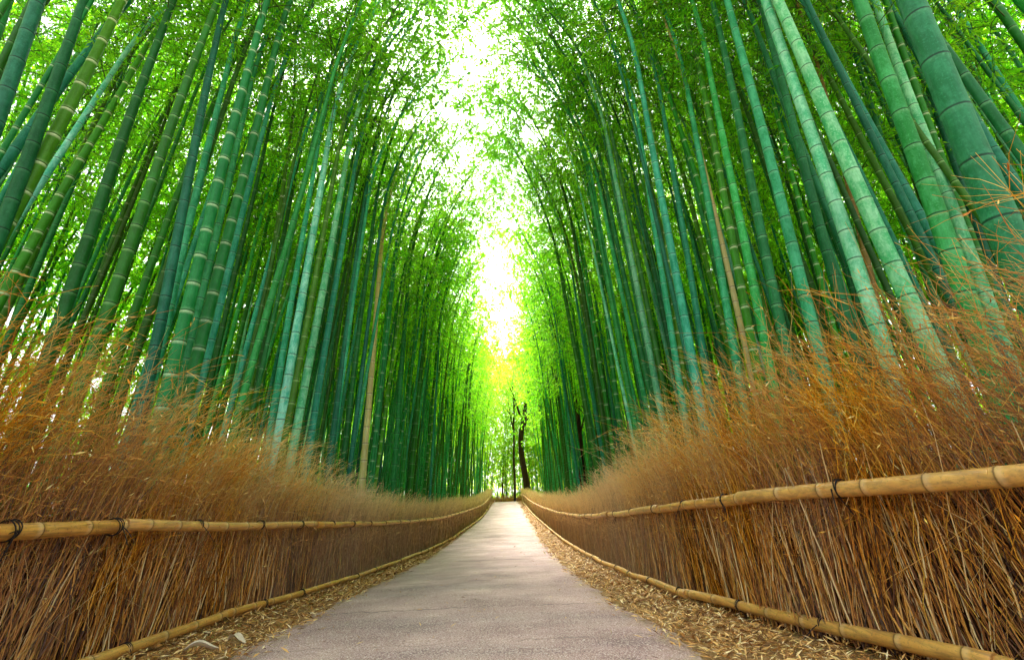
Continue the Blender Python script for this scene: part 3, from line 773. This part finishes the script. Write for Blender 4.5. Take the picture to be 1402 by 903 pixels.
ARCH = []
for c0, kb in ((9.6, 1.9), (9.9, 2.3), (9.2, 1.6)):
    V, F, A = culm_geo(.10, .27, sides=10, kb=kb); cm_ = mesh('culm', V, F, CM['deep'], A)
    V, F, A, ix = crown_geo(c0, kb=kb, reach=1.8, twn=7); ARCH.append((cm_, mesh('arching_crown', V, F, [LEAF, TWIG], A, smooth=False, mat_idx=ix)))
for q, (x, y, side, m, label) in enumerate(((-3.3, 6.6, -1, 'deep', 'dim teal bamboo arching over the path high above the near end, opposite the forked tree'), (-3.3, 7.4, -1, 'dark', 'dark green bamboo whose top bows over the path, behind the three pale ones'),
      (2.5, 6.9, 1, 'dark', 'dark green bamboo whose top bows over the path, above the white-ringed stem'), (2.7, 8.2, 1, 'deep', 'dim teal bamboo whose top arches over the path, middle row beside the forked tree'), (-3.1, 10.5, -1, 'teal', 'soft teal bamboo bowing out over the path just before the straw-coloured dead one'), (-3.0, 6.0, -1, 'dark', 'dark green bamboo with its crown closing over the sky gap, beside the white-ringed pair'), (2.4, 6.2, 1, 'dark', 'dark green bamboo with its crown closing over the sky gap, beside the even teal one'), (-2.95, 8.5, -1, 'deep', 'dim teal bamboo leaning its crown into the sky gap, a step past the pale three'), (-2.9, 9.7, -1, 'green', 'fresh green bamboo leaning its crown into the sky gap, near the straw-coloured dead one'), (2.35, 9.6, 1, 'green', 'fresh green bamboo leaning its crown into the sky gap from the middle row'),
      (-3.1, 7.9, -1, 'teal', 'soft teal bamboo bowing over the path, tight against the slim third of the light ones'), (-2.8, 12.2, -1, 'dark', 'dark green bamboo bowing over the path, one step past the straw-coloured dead one'),
      (-2.6, 15.5, -1, 'deep', 'dim teal bamboo bowing over the path, well past the straw-coloured dead one'), (-2.5, 19.5, -1, 'green', 'fresh green bamboo bowing over the path where the grove opposite the forked tree thickens'),
      (-2.4, 25.0, -1, 'dark', 'dark green bamboo bowing over the path deep along the fence opposite the forked tree'), (2.3, 7.6, 1, 'teal', 'soft teal bamboo bowing over the path beside the blue-green leaning one'))):
    cm_, cr_ = ARCH[q % len(ARCH)]
    plant((x, y, zg(y) - .05), (-side * .03, .0, 1.), side, cm_, cr_, CM[m], label, None)

def far_grove():
    parts_c, parts_l = [], []
    rest = [(pts[i][0], pts[i][1], pts[i][2], 1.0) for i in order[N_IND:]]
    # deeper screen either side and the wood across the far end
    for _ in range(230):
        side = -1 if rng.random() < .5 else 1; y = rng.uniform(3, 60); x = (fl(y) - rng.uniform(10, 18)) if side < 0 else (fr(y) + rng.uniform(10, 18)); rest.append((x, y, side, 1.4))
    for _ in range(150):
        side = -1 if rng.random() < .5 else 1; y = rng.uniform(-2, 28); x = (fl(y) - rng.uniform(8, 15)) if side < 0 else (fr(y) + rng.uniform(8, 15)); rest.append((x, y, side, 1.4))
    for _ in range(200):
        y = rng.uniform(59, 80); x = rng.uniform(-14, 14); rest.append((x, y, -1 if x < 0 else 1, 1.8))
    geo = [crown_geo(c, dens=.6, leafL=.22, leafW=.05, reach=1.6, twn=4, lvn=5) for c in (5.4, 6.6, 7.8)]
    geo2 = [crown_geo(c, dens=.55, leafL=.30, leafW=.075, reach=1.7, twn=4, lvn=5) for c in (1.0, 2.2, 3.4)]
    cg = [culm_geo(.10, .33, sides=6, detail=False) for _ in range(3)]
    Cv, Cf, Ca = [], [], []
    Lv, Lf, La, Lm = [], [], [], []
    for (x, y, side, k_) in rest:
        lean = np.array([-side * rng.normal(.03, .05), rng.normal(0, .04), 1.])
        M = np.array(frame_matrix((x, y, zg(y) - .05), lean, int(side), rng.normal(0, .7)))
        g = cg[rng.integers(0, 3)]; sc = rng.uniform(.7, 1.2)
        V = g[0].copy(); V[:, 1] *= sc; bx = bend(V[:, 2]); V[:, 0] = bx + (V[:, 0] - bx) * sc
        parts_c.append((V @ M[:3, :3].T + M[:3, 3], g[1], g[2]))
        gl = (geo2 if k_ > 1 else geo)[rng.integers(0, 3)]
        tall = 1.45 if k_ > 1.5 else 1.0
        V = (gl[0] * tall) @ M[:3, :3].T + M[:3, 3]
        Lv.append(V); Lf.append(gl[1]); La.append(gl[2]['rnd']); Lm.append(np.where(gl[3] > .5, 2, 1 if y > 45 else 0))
    V, F, A = merge(parts_c)
    nC = len(V); nF = len(F)
    off = 0; LF = []
    for v_, f_ in zip(Lv, Lf): LF.append(f_ + off); off += len(v_)
    LV = np.concatenate(Lv); LF = np.concatenate(LF)
    AV = np.concatenate([V, LV]); AF = np.concatenate([F, LF + nC])
    attrs = {'bloom': np.concatenate([A['bloom'], np.zeros(len(LV))]), 'groove': np.concatenate([A['groove'], np.zeros(len(LV))]), 'rnd': np.concatenate([np.zeros(nC), np.concatenate(La)])}
    idx = np.concatenate([np.concatenate([np.full(len(pc[1]), 3 + (q % 2)) for q, pc in enumerate(parts_c)]), np.concatenate(Lm)])
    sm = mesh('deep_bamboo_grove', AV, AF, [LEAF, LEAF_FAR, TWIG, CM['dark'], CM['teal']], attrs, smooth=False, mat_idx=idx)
    o = link('deep_bamboo_grove', sm); tag(o, 'mass of bamboo deep behind the front rows and beyond the end of the path', 'bamboo grove', kind='stuff')
far_grove()

# ------------------------------------------------------------------ trees
def limb(pxs, widths, depth, K=14):
    P = np.array([at_depth(x, y, depth) for x, y in pxs]); t = np.linspace(0, 1, len(P)); tt = np.linspace(0, 1, K)
    Q = np.stack([np.interp(tt, t, P[:, i]) for i in range(3)], -1)
    ker = np.array([.25, .5, .25])
    for _ in range(2):
        Qs = Q.copy()
        for i in range(3): Qs[1:-1, i] = np.convolve(Q[:, i], ker, 'valid')
        Q = Qs
    r = np.interp(tt, t, np.array(widths) / 2 * depth / FPX)
    return Q, r
def tree_crown(tips, n, spread, leafL, leafW, mat, root, off):
    parts = []
    C = np.repeat(np.asarray(tips), n, 0); m = len(C)
    cl = rng.normal(0, 1, (len(tips), 6, 3)) * spread * np.array([1, 1, .6])
    C = C + cl[np.repeat(np.arange(len(tips)), n), rng.integers(0, 6, m)] + rng.normal(0, .32, (m, 3)) * spread
    D = unit(rng.normal(0, 1, (m, 3)) + np.array([0, 0, -.2])) * (leafL * rng.uniform(.6, 1.3, m))[:, None]
    V, F = leaves(C - off, D, np.full(m, leafW), unit(rng.normal(0, 1, (m, 3))), .03)
    return link('crown', mesh('crown', V, F, mat, {'rnd': np.repeat(rng.beta(1.5, 1.5, m), 4)}, smooth=False), root)
def build_tree(name, label, limbs, depth, crown=None, mat=LEAF_TREE):
    base = at_depth(*limbs[0][0][0], depth); base[2] = zg(base[1]) - .1
    root = empty(name, tuple(base)); tag(root, label, 'tree')
    off = base; parts = []; tips = []
    for k_, (pxs, ws) in enumerate(limbs):
        Q, r = limb(pxs, ws, depth)
        if k_ == 0: Q = np.concatenate([[base], Q]); r = np.concatenate([[r[0] * 1.25], r]); trunk = (Q, r); V, F = tubes(Q[None] - off, r[None], 9); link('trunk', mesh('trunk', V, F, BARK), root)
        else:
            Q[:, 1] += np.linspace(0, rng.normal(0, 1.2), len(Q))
            V, F = tubes(Q[None] - off, r[None], 7)
            kk = rng.integers(len(Q) // 2, len(Q), 7); dt = unit(unit(Q[-1] - Q[len(Q) // 2]) + rng.normal(0, .55, (7, 3)) + np.array([0, 0, .25]))
            tw = Q[kk][:, None] + dt[:, None] * rng.uniform(.8, 2.4, 7)[:, None, None] * np.linspace(0, 1, 6)[None, :, None] + np.cumsum(rng.normal(0, .06, (7, 6, 3)), 1) * np.linspace(0, 1, 6)[None, :, None]
            V2, F2 = tubes(tw - off, np.maximum(r[kk] * .5, .02)[:, None] * np.linspace(1, .25, 6)[None], 4)
            V, F, _ = merge([(V, F, {}), (V2, F2, {})]); tips.extend(tw[::2, -1]); link('limb', mesh('limb', V, F, BARK), root)
        tips.append(Q[-1]); 
        if k_ > 0: tips.append(Q[len(Q) * 2 // 3])
    if crown: tree_crown(tips, crown[0], crown[1], crown[2], crown[3], mat, root, off)
    return root
build_tree('forked_tree', 'dark bent tree with forking bare limbs beside the far end of the path',
    [([(722, 668), (718, 645), (712, 615), (713, 590), (718, 562), (724, 535), (728, 505)], [9.5, 8.4, 7.6, 7.0, 6.2, 4.6, 1.8]),
     ([(717, 582), (723, 567), (733, 557), (738, 543), (730, 527), (722, 505)], [5.5, 5, 4.5, 4, 3, 2]),
     ([(716, 575), (710, 565), (706, 550), (700, 538)], [4, 3, 2.2, 1.2]),
     ([(725, 512), (730, 490), (728, 470), (733, 450)], [5, 3.5, 2.5, 1.2]),
     ([(725, 520), (718, 500), (712, 490), (690, 492)], [3.5, 2.5, 1.8, 1]),
     ([(725, 510), (745, 470), (765, 430), (772, 395), (757, 383), (735, 355), (718, 325)], [4.5, 4, 4, 3.6, 3, 2.2, 1]),
     ([(770, 392), (762, 370), (757, 350), (752, 335)], [3.5, 2.5, 1.8, 1])], 44.0, (70, 1.5, .30, .10))
build_tree('slim_tree', 'slim straight dark trunk just before the bent forked tree',
    [([(705, 682), (705, 655), (703, 630), (704, 600), (703, 575)], [3.6, 3.3, 3.0, 2.6, 2.0]),
     ([(703, 590), (699, 570), (696, 550)], [2.4, 1.6, .8]), ([(703, 580), (704, 555), (701, 530), (703, 508)], [2.8, 2.2, 1.5, .7]), ([(703, 560), (709, 545), (712, 530)], [1.6, 1.1, .6])], 49.0, (60, 1.2, .28, .10))
build_tree('dead_tree', 'short dark dead trunk standing behind the brush among slim bamboo',
    [([(797, 655), (797, 630), (794, 605), (792, 575), (789, 545)], [9, 8.5, 7.5, 5.5, 2.5]), ([(793, 598), (797, 580), (800, 560)], [3, 2, 1])], 21.0)
build_tree('young_conifer', 'small dark leafy tree in the bright gap beyond the end of the path',
    [([(688, 684), (688, 660), (689, 635), (689, 612)], [2.5, 2.2, 1.6, .8]), ([(688, 650), (694, 643), (699, 640)], [1.2, .9, .5]), ([(689, 640), (683, 634), (680, 632)], [1.2, .9, .5]), ([(689, 628), (694, 622), (697, 620)], [1, .8, .4])], 62.0, (26, .5, .38, .13))

def end_brush():
    n = 2600; x = rng.uniform(-4.5, 3.5, n); y = 57.5 + rng.normal(0, .35, n); h0 = rng.uniform(.4, 1.15, n)
    t = np.linspace(0, 1, 5)[None, :, None]
    d = unit(np.stack([rng.normal(0, .3, n), rng.normal(-.2, .25, n), np.ones(n)], -1))
    P = np.stack([x, y, zg(y)], -1)[:, None] + d[:, None] * h0[:, None, None] * t
    V, F = tubes(P, np.full((n, 5), .012) * (1 - .6 * np.linspace(0, 1, 5))[None], 3)
    root = empty('low_brush_fence', (0, 57.5, float(zg(57.5)))); tag(root, 'low reddish brush fence crossing behind the end of the path', 'fence')
    off = np.array(root.location)
    tag(link('brush_wall', mesh('brush_wall', V - off, F, PLUME, {'rnd': np.repeat(rng.beta(1.5, 2.2, n), 15), 'groove': np.zeros(n * 15)}), root), kind='stuff')
    pole_obj('top_rail', root, np.array([-4.5, 57.0, zg(57.) + .55]) - off, np.array([3.5, 57.0, zg(57.) + .55]) - off, .035, .03, seg=.35)
end_brush()

# ------------------------------------------------------------------ render settings
S.render.engine = 'CYCLES'
cy = S.cycles
cy.max_bounces = 8; cy.diffuse_bounces = 4; cy.glossy_bounces = 2; cy.transmission_bounces = 5; cy.transparent_max_bounces = 4
cy.caustics_reflective = False; cy.caustics_refractive = False
cy.use_denoising = True
try: cy.denoiser = 'OPENIMAGEDENOISE'
except Exception: pass
cy.sample_clamp_indirect = 8
vs = S.view_settings
S.display_settings.display_device = 'sRGB'
vs.view_transform = 'Standard'; vs.look = 'None'; vs.gamma = 1.0; vs.use_curve_mapping = False
vs.exposure = 2.32
